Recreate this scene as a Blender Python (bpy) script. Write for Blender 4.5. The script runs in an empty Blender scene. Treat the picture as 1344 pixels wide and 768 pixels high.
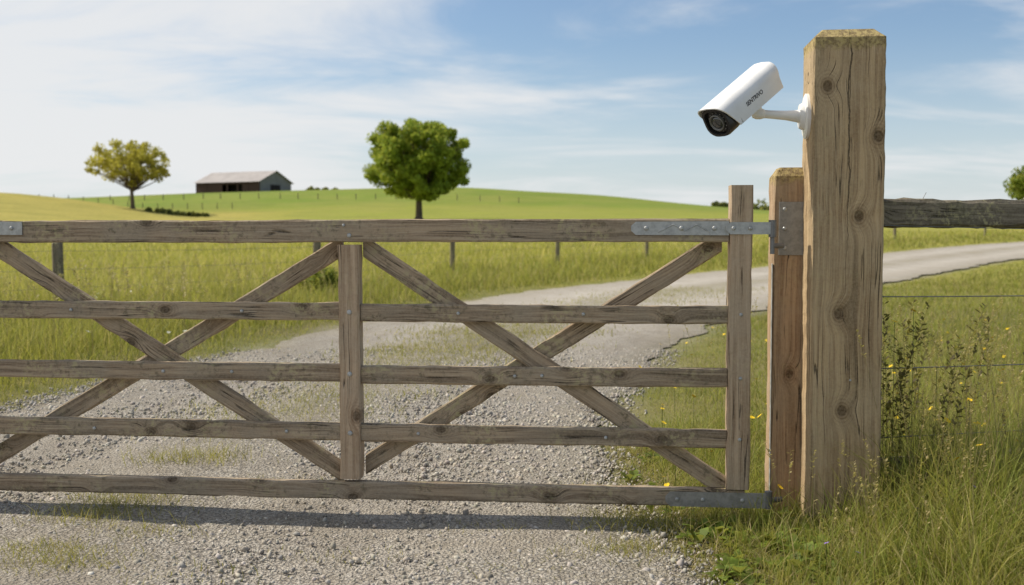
import bpy, math, random
import numpy as np
from mathutils import Vector, Matrix
rng=np.random.default_rng(7); random.seed(7)
S=bpy.context.scene
S.view_settings.view_transform='Standard'; S.view_settings.look='None'; S.view_settings.exposure=0

# ---------------------------------------------------------------- helpers
def link(o,parent=None):
    S.collection.objects.link(o)
    if parent: o.parent=parent
    return o
def empty(name,loc=(0,0,0),rotz=0):
    e=bpy.data.objects.new(name,None); e.location=loc; e.rotation_euler=(0,0,rotz); e.empty_display_size=.2
    return link(e)
def tri_mesh(name,V,F,mat,col=None,parent=None,smooth=False):
    V=np.asarray(V,dtype=np.float32); F=np.asarray(F,dtype=np.int32)
    k=F.shape[1]
    me=bpy.data.meshes.new(name)
    me.vertices.add(len(V)); me.vertices.foreach_set('co',V.ravel())
    me.loops.add(F.size); me.loops.foreach_set('vertex_index',F.ravel())
    me.polygons.add(len(F)); me.polygons.foreach_set('loop_start',np.arange(len(F),dtype=np.int32)*k)
    me.update(calc_edges=True)
    if smooth: me.polygons.foreach_set('use_smooth',np.ones(len(F),dtype=bool))
    if col is not None:
        a=me.color_attributes.new(name='tint',type='FLOAT_COLOR',domain='POINT')
        c=np.ones((len(V),4),dtype=np.float32); c[:,:3]=col
        a.data.foreach_set('color',c.ravel())
    me.materials.append(mat)
    return link(bpy.data.objects.new(name,me),parent)
def py_mesh(name,V,F,mat,parent=None,smooth=False):
    me=bpy.data.meshes.new(name); me.from_pydata([tuple(v) for v in V],[],F); me.update()
    if smooth:
        for p in me.polygons: p.use_smooth=True
    if mat: me.materials.append(mat)
    return link(bpy.data.objects.new(name,me),parent)

class NT:
    def __init__(s,name):
        s.m=bpy.data.materials.new(name); s.m.use_nodes=True; s.t=s.m.node_tree; s.t.nodes.clear()
        s.out=s.n('ShaderNodeOutputMaterial')
    def n(s,t,**k):
        x=s.t.nodes.new(t)
        for a,b in k.items(): setattr(x,a,b)
        return x
    def l(s,a,b): s.t.links.new(a,b)
    def setin(s,sock,v):
        if hasattr(v,'is_output') or isinstance(v,bpy.types.NodeSocket): s.l(v,sock)
        else: sock.default_value=v
    def math(s,op,a,b=0.0,c=0.0,clamp=False):
        x=s.n('ShaderNodeMath',operation=op,use_clamp=clamp)
        s.setin(x.inputs[0],a); s.setin(x.inputs[1],b)
        if op in('MULTIPLY_ADD','SMOOTH_MIN'): s.setin(x.inputs[2],c)
        return x.outputs[0]
    def mr(s,v,a,b,c=0.,d=1.,smooth=True):
        x=s.n('ShaderNodeMapRange'); x.interpolation_type='SMOOTHSTEP' if smooth else 'LINEAR'
        s.setin(x.inputs[0],v)
        for i,q in enumerate((a,b,c,d)): x.inputs[i+1].default_value=q
        return x.outputs[0]
    def mix(s,f,a,b,mode='MIX'):
        x=s.n('ShaderNodeMix',data_type='RGBA',blend_type=mode)
        s.setin(x.inputs[0],f)
        for i,q in ((6,a),(7,b)):
            if isinstance(q,(tuple,list)): q=tuple(q)+((1,) if len(q)==3 else ())
            s.setin(x.inputs[i],q)
        return x.outputs[2]
    def noise(s,vec,scale,detail=4,rough=.55,dist=0,dim='3D'):
        x=s.n('ShaderNodeTexNoise'); x.noise_dimensions=dim
        if vec is not None: s.l(vec,x.inputs['Vector'])
        x.inputs['Scale'].default_value=scale; x.inputs['Detail'].default_value=detail
        x.inputs['Roughness'].default_value=rough; x.inputs['Distortion'].default_value=dist
        return x.outputs[0]
    def comb(s,a,b,c):
        x=s.n('ShaderNodeCombineXYZ')
        for i,q in enumerate((a,b,c)): s.setin(x.inputs[i],q)
        return x.outputs[0]
    def sep(s,v):
        x=s.n('ShaderNodeSeparateXYZ'); s.l(v,x.inputs[0]); return x.outputs
    def bump(s,h,strength,dist,normal=None):
        x=s.n('ShaderNodeBump'); s.setin(x.inputs['Strength'],strength); x.inputs['Distance'].default_value=dist
        s.l(h,x.inputs['Height'])
        if normal is not None: s.l(normal,x.inputs['Normal'])
        return x.outputs[0]
    def pbr(s,col,rough=.8,metal=0.,normal=None,spec=.4):
        p=s.n('ShaderNodeBsdfPrincipled')
        if isinstance(col,(tuple,list)): col=tuple(col)+((1,) if len(col)==3 else ())
        s.setin(p.inputs['Base Color'],col); s.setin(p.inputs['Roughness'],rough); s.setin(p.inputs['Metallic'],metal)
        p.inputs['Specular IOR Level'].default_value=spec
        if normal is not None: s.l(normal,p.inputs['Normal'])
        s.l(p.outputs[0],s.out.inputs[0]); return p

# ---------------------------------------------------------------- materials
def wood(name,cA,cB,cC,cD,knots=None,moss_x=None,lichen=.5,crack_line=None,rnd=True,fine=1.0,stain=.5):
    m=NT(name)
    tc=m.n('ShaderNodeTexCoord').outputs['Object']
    X,Y,Z=m.sep(tc)
    if rnd:
        r=m.n('ShaderNodeObjectInfo').outputs['Random']
        xo=m.math('MULTIPLY_ADD',r,37.0,X); zo=m.math('MULTIPLY_ADD',r,11.3,Z)
    else: xo,zo=X,Z
    if knots:
        d=None
        for (kx,kz) in knots:
            dx=m.math('SUBTRACT',X,kx); dz=m.math('SUBTRACT',Z,kz); dx=m.math('MULTIPLY',dx,.8)
            q=m.math('SQRT',m.math('ADD',m.math('MULTIPLY',dx,dx),m.math('MULTIPLY',dz,dz)))
            q=m.math('MULTIPLY',q,2.7)
            d=q if d is None else m.math('MINIMUM',d,q)
    else:
        v=m.n('ShaderNodeTexVoronoi'); v.voronoi_dimensions='2D'
        m.l(m.comb(m.math('MULTIPLY',xo,.7),zo,0.),v.inputs['Vector']); v.inputs['Scale'].default_value=3.3
        d=v.outputs['Distance']
    wob=m.noise(m.comb(m.math('MULTIPLY',xo,.8),Y,zo),2.2,2,.5)
    warp=m.mr(d,.03,.30,1,0)
    ring=m.math('MULTIPLY',m.math('POWER',warp,2.0),.034)
    wz=m.math('ADD',m.math('MULTIPLY_ADD',wob,.04,zo),ring)
    g1=m.noise(m.comb(m.math('MULTIPLY',xo,1.3),m.math('MULTIPLY',Y,40.),m.math('MULTIPLY',wz,62.)),1,6,.65,.3)
    g2=m.noise(m.comb(m.math('MULTIPLY',xo,6.),m.math('MULTIPLY',Y,210.),m.math('MULTIPLY',wz,300.)),1,3,.6)
    blo=m.noise(m.comb(xo,Y,zo),2.7,5,.65)
    fine_n=m.noise(m.comb(xo,Y,zo),90,4,.7)
    c=m.mix(m.mr(g1,.38,.62),cB,cA)
    c=m.mix(m.math('MULTIPLY',m.mr(blo,.42,.64),.8),c,cC)
    c=m.mix(m.math('MULTIPLY',m.mr(g2,.5,.70),.6),c,cD)
    dk=m.noise(m.comb(m.math('MULTIPLY',xo,.8),m.math('MULTIPLY',Y,12.),m.math('MULTIPLY',wz,17.)),1,4,.6)
    c=m.mix(m.math('MULTIPLY',m.mr(dk,.50,.68),stain),c,tuple(q*.42 for q in cB))
    # cracks
    cn=m.noise(m.comb(m.math('MULTIPLY',xo,.6),m.math('MULTIPLY',Y,14.),m.math('MULTIPLY',wz,30.)),1,2,.5)
    cr=m.mr(m.math('ABSOLUTE',m.math('SUBTRACT',cn,.52)),.003,.012,1,0)
    seg=m.mr(m.noise(m.comb(xo,Y,m.math('MULTIPLY',zo,3.)),4.3,2),.50,.60)
    cr=m.math('MULTIPLY',cr,seg)
    if crack_line:
        z0,xmin=crack_line
        wl=m.noise(m.comb(X,0.,0.),5.5,4,.6)
        off=m.math('MULTIPLY_ADD',wl,.05,z0-.025)
        w=m.mr(X,xmin,xmin+.5,.0006,.0034)
        dd=m.math('ABSOLUTE',m.math('SUBTRACT',Z,off))
        k=m.math('SUBTRACT',1.,m.math('DIVIDE',dd,w),clamp=True)
        k=m.math('MULTIPLY',k,m.mr(X,xmin,xmin+.15,0,1))
        k=m.math('MULTIPLY',k,4.,clamp=True)
        cr=m.math('MAXIMUM',cr,k)
    core=m.mr(d,.040,.062,1,0)
    halo=m.mr(d,.055,.11,1,0)
    rg=m.mr(m.math('SINE',m.math('MULTIPLY',d,190.)),-.2,1.,0,.35)
    c=m.mix(m.math('MULTIPLY',halo,.5),c,(cB[0]*.55,cB[1]*.5,cB[2]*.45))
    c=m.mix(m.math('MULTIPLY',rg,m.mr(d,.06,.2,1,0)),c,(cB[0]*.35,cB[1]*.3,cB[2]*.25))
    c=m.mix(m.math('MULTIPLY',core,.85),c,(cB[0]*.28,cB[1]*.25,cB[2]*.22))
    c=m.mix(m.math('MULTIPLY',cr,.85),c,(.02,.015,.01))
    ln=m.noise(m.comb(xo,Y,zo),38,5,.7); lb=m.noise(m.comb(xo,Y,zo),4.7,3,.5)
    li=m.math('MULTIPLY',m.mr(ln,.50,.60),m.mr(lb,.47,.62))
    c=m.mix(m.math('MULTIPLY',li,lichen),c,(.42,.38,.20))
    li2=m.math('MULTIPLY',m.mr(ln,.37,.47,1,0),m.mr(lb,.40,.54))
    c=m.mix(m.math('MULTIPLY',li2,lichen),c,(.10,.09,.05))
    if moss_x is not None:
        mm=m.mr(m.math('MULTIPLY_ADD',m.noise(tc,26,5,.75),.10,X),moss_x+.045,moss_x+.085,0,1)
        mc=m.mix(m.mr(m.noise(tc,55,4,.7),.42,.58),(.16,.12,.045),(.42,.34,.13))
        c=m.mix(m.math('MULTIPLY',mm,.8),c,mc)
    c=m.mix(m.mr(fine_n,.3,.7,0,.22),c,(cD[0]*1.1,cD[1]*1.1,cD[2]*1.1))
    h=m.math('ADD',m.math('MULTIPLY',g1,.8),m.math('MULTIPLY',g2,.45))
    h=m.math('SUBTRACT',h,m.math('MULTIPLY',cr,1.6))
    h=m.math('ADD',h,m.math('MULTIPLY',fine_n,.25))
    h=m.math('SUBTRACT',h,m.math('MULTIPLY',core,.5))
    m.pbr(c,.85,0,m.bump(h,.95*fine,.004),.2)
    return m.m
W_GATE=wood('weathered_gate_wood',(.40,.305,.205),(.18,.128,.082),(.29,.24,.175),(.49,.41,.305),lichen=.65,stain=.75)
W_UP=wood('upright_wood',(.48,.355,.24),(.29,.20,.125),(.38,.30,.215),(.54,.44,.32),lichen=.15,stain=.4)
W_POST=wood('post_wood',(.48,.35,.20),(.25,.168,.092),(.38,.29,.18),(.55,.43,.275),knots=[(1.39,.045),(.98,-.03),(.57,-.012),(1.93,-.09),(1.72,.12)],moss_x=2.075,lichen=.15,crack_line=(.0,1.20),rnd=False,stain=.65)
W_POST2=wood('hanging_post_wood',(.45,.31,.19),(.26,.165,.098),(.36,.275,.185),(.48,.36,.24),moss_x=1.52,lichen=.2,rnd=False,stain=.5)
W_OLD=wood('old_fence_wood',(.24,.20,.15),(.10,.08,.058),(.17,.16,.09),(.36,.32,.235),lichen=.8)

def metal(name,base,rough,met=.8):
    m=NT(name); tc=m.n('ShaderNodeTexCoord').outputs['Object']
    n=m.noise(tc,35,4,.6); v=m.n('ShaderNodeTexVoronoi'); m.l(tc,v.inputs['Vector']); v.inputs['Scale'].default_value=90
    c=m.mix(m.mr(n,.35,.65),tuple(b*.65 for b in base),base)
    c=m.mix(m.math('MULTIPLY',v.outputs['Distance'],.3),c,tuple(min(1,b*1.3) for b in base))
    m.pbr(c,m.mr(n,.3,.7,rough-.08,rough+.15),met,m.bump(n,.2,.002),.5); return m.m
M_GALV=metal('galvanised_steel',(.46,.47,.46),.5,.6)
M_DULL=metal('weathered_zinc',(.33,.32,.295),.6,.4)
M_DARKSTEEL=metal('dull_steel',(.22,.22,.22),.5,.6)
def simple(name,col,rough,spec=.5,met=0,bumpn=None):
    m=NT(name); nm=None
    tc=m.n('ShaderNodeTexCoord').outputs['Object']; n=m.noise(tc,14,4)
    c=m.mix(m.mr(n,.3,.7),tuple(q*.92 for q in col),col)
    if bumpn: nm=m.bump(m.noise(tc,bumpn,3),.15,.001)
    m.pbr(c,rough,met,nm,spec); return m.m
M_WHITE=simple('white_painted_housing',(.80,.80,.79),.33,.5,0,500)
M_BLACK=simple('black_plastic',(.015,.015,.017),.35)
M_GLASS=simple('lens_glass',(.03,.035,.04),.04,1.0)
M_GREYRING=simple('grey_ring',(.16,.16,.155),.35)
M_TEXT=simple('printed_lettering',(.05,.05,.06),.5)

def foliage(name,trans=.35,rough=.6,boost=1.0):
    m=NT(name)
    a=m.n('ShaderNodeAttribute'); a.attribute_name='tint'
    p=m.n('ShaderNodeBsdfPrincipled'); m.l(a.outputs['Color'],p.inputs['Base Color']); p.inputs['Roughness'].default_value=rough
    p.inputs['Specular IOR Level'].default_value=.25
    t=m.n('ShaderNodeBsdfTranslucent'); c=m.mix(.55,a.outputs['Color'],(.52*boost,.48*boost,.09)); m.l(c,t.inputs['Color'])
    mx=m.n('ShaderNodeMixShader'); mx.inputs[0].default_value=trans
    m.l(p.outputs[0],mx.inputs[1]); m.l(t.outputs[0],mx.inputs[2]); m.l(mx.outputs[0],m.out.inputs[0]); return m.m
M_GRASS=foliage('grass_blades',.45); M_LEAF=foliage('tree_leaves',.48,.6,1.0)
def attr_mat(name,rough=.9,dust=.35):
    m=NT(name); a=m.n('ShaderNodeAttribute'); a.attribute_name='tint'
    tc=m.n('ShaderNodeTexCoord').outputs['Object']; n=m.noise(tc,160,3,.6)
    c=m.mix(m.mr(n,.3,.7,.0,dust),a.outputs['Color'],(.22,.20,.175))
    m.pbr(c,rough,0,m.bump(n,.3,.002),.2); return m.m
M_STONE=attr_mat('stones'); M_FLOWER=attr_mat('petals',.6,.0)
def bark(name):
    m=NT(name); tc=m.n('ShaderNodeTexCoord').outputs['Object']; n=m.noise(tc,6,5,.7)
    m.pbr(m.mix(m.mr(n,.3,.7),(.07,.055,.04),(.17,.135,.10)),.9,0,m.bump(n,.6,.05),.2); return m.m
M_BARK=bark('bark')

# ---------------------------------------------------------------- terrain functions
_yt=np.linspace(-50,3500,14201)
_b=np.interp(_yt,[-50,14,30,45,60,100,125,150,225,3500],[0,0,.10,.42,1.0,2.5,3.6,4.0,4.2,4.2])
_k=np.hanning(25); _k/=_k.sum(); _b=np.convolve(np.pad(_b,12,mode='edge'),_k,'valid')
def sst(a,b,x):
    t=np.clip((x-a)/(b-a),0,1); return t*t*(3-2*t)
GX=[-400,-140,-79,-43,-11,20,45,67,105,400]; GZ=[6,8.5,10.1,11.5,12.3,10.4,7.4,5.6,4.9,4.5]
_gx=np.linspace(-420,420,1681); _gz=np.interp(_gx,GX,GZ); _gk=np.hanning(61); _gk/=_gk.sum()
_gz=np.convolve(np.pad(_gz,30,mode='edge'),_gk,'valid')
def catmull(P,n=14):
    P=np.array(P,float); P=np.vstack([2*P[0]-P[1],P,2*P[-1]-P[-2]]); out=[]
    for i in range(1,len(P)-2):
        for t in np.linspace(0,1,n,endpoint=False):
            a,b,c,d=P[i-1:i+3]
            out.append(.5*((2*b)+(-a+c)*t+(2*a-5*b+4*c-d)*t*t+(-a+3*b-3*c+d)*t**3))
    out.append(P[-2]); return np.array(out)
LE=catmull([(-4.3,-8),(-4.35,-2),(-4.3,3),(-4.1,6),(-3.7,8),(-3.1,11.5),(-2.4,15.2),(-1.1,20),(.7,24.8),(4.5,31.5),(9.1,38),(18.1,50.5),(29.5,62),(48,77),(80,100)])
RE=catmull([(.75,-8),(.72,-2),(.66,3),(.60,4.4),(.56,6.3),(.9,8.6),(1.6,11.3),(2.45,14),(3.6,17),(6.5,22.7),(10.1,28.5),(15.5,36.5),(21.6,45),(38,62),(75,88)])
ROADP=np.vstack([LE,RE[::-1]])
def inside(x,y):
    x=np.asarray(x);y=np.asarray(y); r=np.zeros(x.shape,bool); P=ROADP; Q=np.roll(P,-1,0)
    for (x1,y1),(x2,y2) in zip(P,Q):
        if y1==y2: continue
        c=((y1>y)!=(y2>y)); xi=(x2-x1)*(y-y1)/(y2-y1)+x1
        r^=c&(x<xi)
    return r
def edged(x,y):
    x=np.asarray(x,float);y=np.asarray(y,float); d=np.full(x.shape,1e9)
    for E in (LE,RE):
        E=E[::2]
        for a,b in zip(E[:-1],E[1:]):
            v=b-a; L=v@v; t=np.clip(((x-a[0])*v[0]+(y-a[1])*v[1])/L,0,1)
            d=np.minimum(d,np.hypot(x-a[0]-t*v[0],y-a[1]-t*v[1]))
    return d
def sd(x,y):
    d=edged(x,y); return np.where(inside(x,y),-d,d)
def wav(x,y,s,k=0):
    return (np.sin(x*s+1.3+k)*np.cos(y*s*.83+.4+k*2)+np.sin((x*.7+y)*s*1.9+k*3)*.5+np.sin((x-y*.8)*s*3.1+k)*.3)/1.8
def H0(x,y):
    x=np.asarray(x,float);y=np.asarray(y,float)
    z=np.interp(y,_yt,_b)
    g=np.interp(x,_gx,_gz)-4.1
    z=z+g*sst(128,228,y)*(1-sst(260,600,y))
    yb=sst(34,74,-x)*4.0*np.exp(-((y-150)/34.)**2)
    z=np.maximum(z,np.interp(y,_yt,_b)+yb)
    z=z+wav(x,y,.05)*.25*sst(70,140,y)
    return z
def H(x,y,s=None):
    if s is None: s=sd(x,y)
    y=np.asarray(y,float)
    return H0(x,y)+sst(.05,.8,s)*(.035+.03*wav(x,y,.9)*1.0)*(1-sst(40,80,y))

# ---------------------------------------------------------------- ground
def axis(lim,st,g):
    v=[0.];s=st
    while v[-1]<lim: v.append(v[-1]+s); s=s if v[-1]<9 else s*g
    return v
ax=axis(1600,.22,1.05); xs=np.array([-q for q in ax[:0:-1]]+ax)
ys=[-12.]
while ys[-1]<3000:
    y=ys[-1]; ys.append(y+(.3 if y<12 else max(.3,(y-12)*.03+.3)) if y<320 else y*1.12)
ys=np.array(ys); GXX,GYY=np.meshgrid(xs,ys); gx,gy=GXX.ravel(),GYY.ravel()
near=(gy<110)&(np.abs(gx)<110)
s_all=np.full(gx.shape,50.); s_all[near]=sd(gx[near],gy[near])
gz=H(gx,gy,s_all)-sst(.1,-.3,s_all)*.01
nx,ny=len(xs),len(ys)
idx=np.arange(nx*ny).reshape(ny,nx)
F=np.stack([idx[:-1,:-1],idx[:-1,1:],idx[1:,1:],idx[1:,:-1]],-1).reshape(-1,4)
soil=np.array([.16,.145,.06]); mead=np.array([.34,.32,.06]); green=np.array([.17,.25,.028]); yel=np.array([.44,.37,.09]); grav=np.array([.30,.27,.22])
def lerp(a,b,t): return a*(1-t[:,None])+b*t[:,None]
col=np.tile(soil,(len(gx),1))
def lay(c,t):
    global col
    col=lerp(col,np.tile(np.array(c,float),(len(gx),1)),t)
lay(mead,sst(14,40,gy))
hill=sst(150,175,gy+wav(gx,gy,.03)*6)
lay(green,hill)
ym=sst(22,40,-gx-wav(gx,gy,.06)*3)*sst(85,105,gy)*(1-sst(152,160,gy))
lay(yel,ym)
lay([.27,.31,.045],sst(90,110,gy)*(1-hill)*(1-ym)*.8)
lay([.125,.195,.024],sst(.1,.5,wav(gx*.35,gy,.055,2))*hill*.6)
lay([.28,.28,.05],sst(.1,.6,wav(gx*.3,gy,.09,5))*hill*.5)
lay(grav,sst(.35,-.05,s_all+wav(gx,gy,2.2)*.15)*.9)
m=NT('grass_ground'); a=m.n('ShaderNodeAttribute'); a.attribute_name='tint'
tc=m.n('ShaderNodeTexCoord').outputs['Object']
n1=m.noise(tc,.11,5,.6); n2=m.noise(tc,2.3,5,.7); n3=m.noise(tc,40,4,.7)
X,Y,Z=m.sep(tc); n4=m.noise(m.comb(m.math('MULTIPLY',X,.12),m.math('MULTIPLY',Y,.55),0.),1,4,.6)
c=m.mix(m.mr(n1,.35,.65,0,.35),a.outputs['Color'],(.34,.31,.085))
c=m.mix(m.mr(n4,.42,.62,0,.35),c,(.14,.18,.03))
c=m.mix(m.mr(n2,.4,.7,0,.35),c,(.11,.12,.03))
c=m.mix(m.mr(n3,.45,.7,0,.4),c,(.28,.24,.12))
m.pbr(c,.95,0,m.bump(m.math('ADD',n2,n3),.7,.05),.1)
ground=tri_mesh('ground',np.stack([gx,gy,gz],-1),F,m.m,col,smooth=True)

# ---------------------------------------------------------------- road
def resamp(E,n):
    d=np.r_[0,np.cumsum(np.hypot(*np.diff(E,axis=0).T))]; d/=d[-1]; t=np.linspace(0,1,n)**1.5
    return np.stack([np.interp(t,d,E[:,0]),np.interp(t,d,E[:,1])],-1)
NR=900; Lr,Rr=resamp(LE,NR),resamp(RE,NR); NC=28
jl=np.convolve(rng.normal(0,1,NR+8),np.ones(5)/5,'same')[4:-4]; jr=np.convolve(rng.normal(0,1,NR+8),np.ones(5)/5,'same')[4:-4]
tt=np.linspace(0,1,NC); Vr=[]
for i in range(NR):
    d=Rr[i]-Lr[i]; L=np.linalg.norm(d); u=d/L; kf=1+min(.5,max(0,Lr[i][1]-8)*.02)
    a_=Lr[i]-u*(jl[i]*.13*kf-.03); b_=Rr[i]+u*(jr[i]*.11*kf-.03)
    Vr.append(a_+(b_-a_)*tt[:,None])
Vr=np.concatenate(Vr); T=np.tile(tt,NR)
rut=-.018*(np.exp(-((T-.27)/.09)**2)+np.exp(-((T-.73)/.09)**2))+.012*np.exp(-((T-.5)/.1)**2)
zr=H0(Vr[:,0],Vr[:,1])+.022+rut*.8+wav(Vr[:,0],Vr[:,1],1.7)*.005+np.clip(Vr[:,1]-10,0,99)*.0012
edge=np.minimum(T,1-T); zr-=sst(.04,0,edge)*.012
ir=np.arange(NR*NC).reshape(NR,NC)
Fr=np.stack([ir[:-1,:-1],ir[:-1,1:],ir[1:,1:],ir[1:,:-1]],-1).reshape(-1,4)
track=np.exp(-((T-.27)/.11)**2)+np.exp(-((T-.73)/.11)**2)
rc=lerp(np.tile([.36,.325,.27],(len(T),1)),np.tile([.52,.48,.42],(len(T),1)),np.clip(track,0,1))
cen=np.exp(-((T-.5)/.07)**2)*np.clip(.6+wav(Vr[:,0],Vr[:,1],1.1),0,1)*sst(4,9,Vr[:,1])
rc=lerp(rc,np.tile([.22,.20,.09],(len(T),1)),np.clip(cen+.55*sst(.09,0,edge),0,.8))
m=NT('gravel'); a=m.n('ShaderNodeAttribute'); a.attribute_name='tint'
tc=m.n('ShaderNodeTexCoord').outputs['Object']
X,Y,Z=m.sep(tc); farf=m.mr(Y,7,26,1,0)
v=m.n('ShaderNodeTexVoronoi'); m.l(tc,v.inputs['Vector']); v.inputs['Scale'].default_value=62
v2=m.n('ShaderNodeTexVoronoi'); m.l(tc,v2.inputs['Vector']); v2.inputs['Scale'].default_value=140
n1=m.noise(tc,1.1,5,.65); n2=m.noise(tc,9,5,.7); n5=m.noise(m.comb(m.math('MULTIPLY',X,1.),m.math('MULTIPLY',Y,.35),0.),1.6,5,.7)
g=m.n('ShaderNodeSeparateColor'); m.l(v.outputs['Color'],g.inputs[0])
c=m.mix(m.mr(g.outputs[0],0,1,0,.55,False),a.outputs['Color'],(.21,.19,.16))
c=m.mix(m.mr(g.outputs[1],.6,1,0,.7,False),c,(.56,.53,.47))
c=m.mix(m.math('MULTIPLY',m.mr(v.outputs['Distance'],.35,.75,0,.7),m.mr(farf,0,1,.25,1)),c,(.08,.07,.06))
c=m.mix(m.mr(n1,.4,.65,0,.5),c,(.32,.28,.22))
c=m.mix(m.mr(n2,.45,.7,0,.3),c,(.52,.48,.42))
c=m.mix(m.math('MULTIPLY',m.mr(n5,.45,.62,0,.5),m.mr(farf,0,1,.35,1)),c,(.22,.19,.15))
hh=m.math('ADD',m.math('MULTIPLY',v.outputs['Distance'],-1.),m.math('MULTIPLY',v2.outputs['Distance'],-.5))
m.pbr(c,.9,0,m.bump(m.math('ADD',hh,m.math('MULTIPLY',n2,.8)),m.mr(farf,0,1,.2,1.),.011),.15)
road=tri_mesh('gravel_road',np.c_[Vr,zr],Fr,m.m,rc,smooth=True)

# loose stones
ph=(1+5**.5)/2
ICO=np.array([(-1,ph,0),(1,ph,0),(-1,-ph,0),(1,-ph,0),(0,-1,ph),(0,1,ph),(0,-1,-ph),(0,1,-ph),(ph,0,-1),(ph,0,1),(-ph,0,-1),(-ph,0,1)])/1.9
ICF=np.array([(0,11,5),(0,5,1),(0,1,7),(0,7,10),(0,10,11),(1,5,9),(5,11,4),(11,10,2),(10,7,6),(7,1,8),(3,9,4),(3,4,2),(3,2,6),(3,6,8),(3,8,9),(4,9,5),(2,4,11),(6,2,10),(8,6,7),(9,8,1)])
def rotm(n):
    q=rng.normal(size=(n,4)); q/=np.linalg.norm(q,axis=1)[:,None]; w,x,y,z=q.T
    return np.stack([1-2*(y*y+z*z),2*(x*y-z*w),2*(x*z+y*w),2*(x*y+z*w),1-2*(x*x+z*z),2*(y*z-x*w),2*(x*z-y*w),2*(y*z+x*w),1-2*(x*x+y*y)],-1).reshape(n,3,3)
N=115000
yy=np.exp(rng.uniform(math.log(2.9),math.log(12),N)); xx=rng.uniform(-.62,.30,N)*yy
s=sd(xx,yy); keep=(s<.12+rng.normal(0,.08,N))
pile=wav(xx,yy,1.4,2)
lx=np.interp(yy,LE[:,1],LE[:,0]); rx_=np.interp(yy,RE[:,1],RE[:,0]); Tn=(xx-lx)/(rx_-lx)
trk=np.exp(-((Tn-.27)/.10)**2)+np.exp(-((Tn-.73)/.10)**2)
keep&=rng.uniform(size=N)<np.clip(.68+.4*pile-.45*trk,.13,1)
xx,yy=xx[keep],yy[keep]; N=len(xx)
sz=rng.lognormal(math.log(.0058),.45,N)*np.clip(yy/4.5,1,1.6); sz=np.clip(sz,.0025,.020)
V=ICO[None]*rng.uniform(.7,1.2,(N,12,1)); V=V*np.stack([rng.uniform(.8,1.3,N),rng.uniform(.6,1,N),rng.uniform(.45,.8,N)],-1)[:,None,:]
V=np.einsum('nij,nkj->nki',rotm(N),V)*sz[:,None,None]
P=np.stack([xx,yy,H0(xx,yy)+.016+sz*.25],-1); V=V+P[:,None]
Fs=(ICF[None]+(np.arange(N)*12)[:,None,None]).reshape(-1,3)
g_=rng.beta(2.5,3,N)*.47+.17; tint=np.stack([g_*rng.uniform(1.03,1.14,N),g_,g_*rng.uniform(.79,.93,N)],-1)
tri_mesh('gravel_stones',V.reshape(-1,3),Fs,M_STONE,np.repeat(tint,12,0))

# ---------------------------------------------------------------- grass
def blades(name,x,y,h,w,lean,cb,ct,seg=3,z=None,mat=None):
    n=len(x); az=rng.uniform(0,2*np.pi,n); wa=rng.uniform(0,np.pi,n)
    if z is None: z=H(x,y)-.01
    D=np.stack([np.cos(az),np.sin(az),0*az],-1); Wd=np.stack([np.cos(wa),np.sin(wa),0*wa],-1)
    base=np.stack([x,y,z],-1); nv=2*seg+1
    V=np.zeros((n,nv,3)); C=np.zeros((n,nv,3))
    for k in range(seg+1):
        t=k/seg; c=base+D*(h*lean*t**1.9)[:,None]; c[:,2]+=h*t*(1-.35*np.clip(lean,0,1.3)*t)
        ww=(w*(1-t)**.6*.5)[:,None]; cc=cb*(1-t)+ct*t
        if k<seg: V[:,2*k]=c-Wd*ww; V[:,2*k+1]=c+Wd*ww; C[:,2*k]=cc; C[:,2*k+1]=cc
        else: V[:,-1]=c; C[:,-1]=cc
    f=[]
    for k in range(seg-1): f+=[(2*k,2*k+1,2*k+3),(2*k,2*k+3,2*k+2)]
    f.append((2*seg-2,2*seg-1,2*seg))
    F=(np.array(f)[None]+(np.arange(n)*nv)[:,None,None]).reshape(-1,3)
    return tri_mesh(name,V.reshape(-1,3),F,mat or M_GRASS,C.reshape(-1,3))
def gcol(n,a,b,dry=.15,drycol=(.52,.42,.20)):
    t=rng.uniform(size=(n,1)); c=np.array(a)*(1-t)+np.array(b)*t
    d=rng.uniform(size=(n,1))<dry; return np.where(d,np.array(drycol)*rng.uniform(.6,1.1,(n,1)),c)*rng.uniform(.75,1.2,(n,1))
fence_y=lambda x:4.62+.31*(x-1.45)
def clump(n,k,x0,x1,y0,y1,sg):
    cx=rng.uniform(x0,x1,k); cy=rng.uniform(y0,y1,k); i=rng.integers(0,k,n)
    return cx[i]+rng.normal(0,sg,n),cy[i]+rng.normal(0,sg,n),i
x1,y1,_=clump(32000,900,.5,4.2,2.7,6.8,.05)
x2=rng.uniform(.45,4.2,28000); y2=rng.uniform(2.7,6.8,28000)
x=np.r_[x1,x2]; y=np.r_[y1,y2]; s=sd(x,y)
k=s>rng.normal(.03,.07,len(x)); x,y,s=x[k],y[k],s[k]
df=np.abs(y-fence_y(x))
tall=np.exp(-(df/.42)**2)*sst(1.50,1.75,x)+.85*sst(1.2,1.8,x)*sst(4.75,4.3,y)
tall=np.clip(tall*(.62+.6*wav(x,y,2.3)+.25),0,1.1)
behind=(y>fence_y(x)+.4)
h=(.04+.09*sst(0,.4,s)+.30*tall)*rng.lognormal(0,.40,len(x)); h=np.where(behind,h*.8+.03,h); h=np.clip(h,.02,.60)
h=np.where((x<1.0)&(y>3.6),np.minimum(h,.15),h)
h=np.where((x<1.60)&(y<4.62),np.minimum(h,.21+.7*np.clip(x-1.15,0,.45)),h)
n=len(x); pv=np.clip(.5+.6*wav(x,y,2.9,2),0,1)[:,None]
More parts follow.
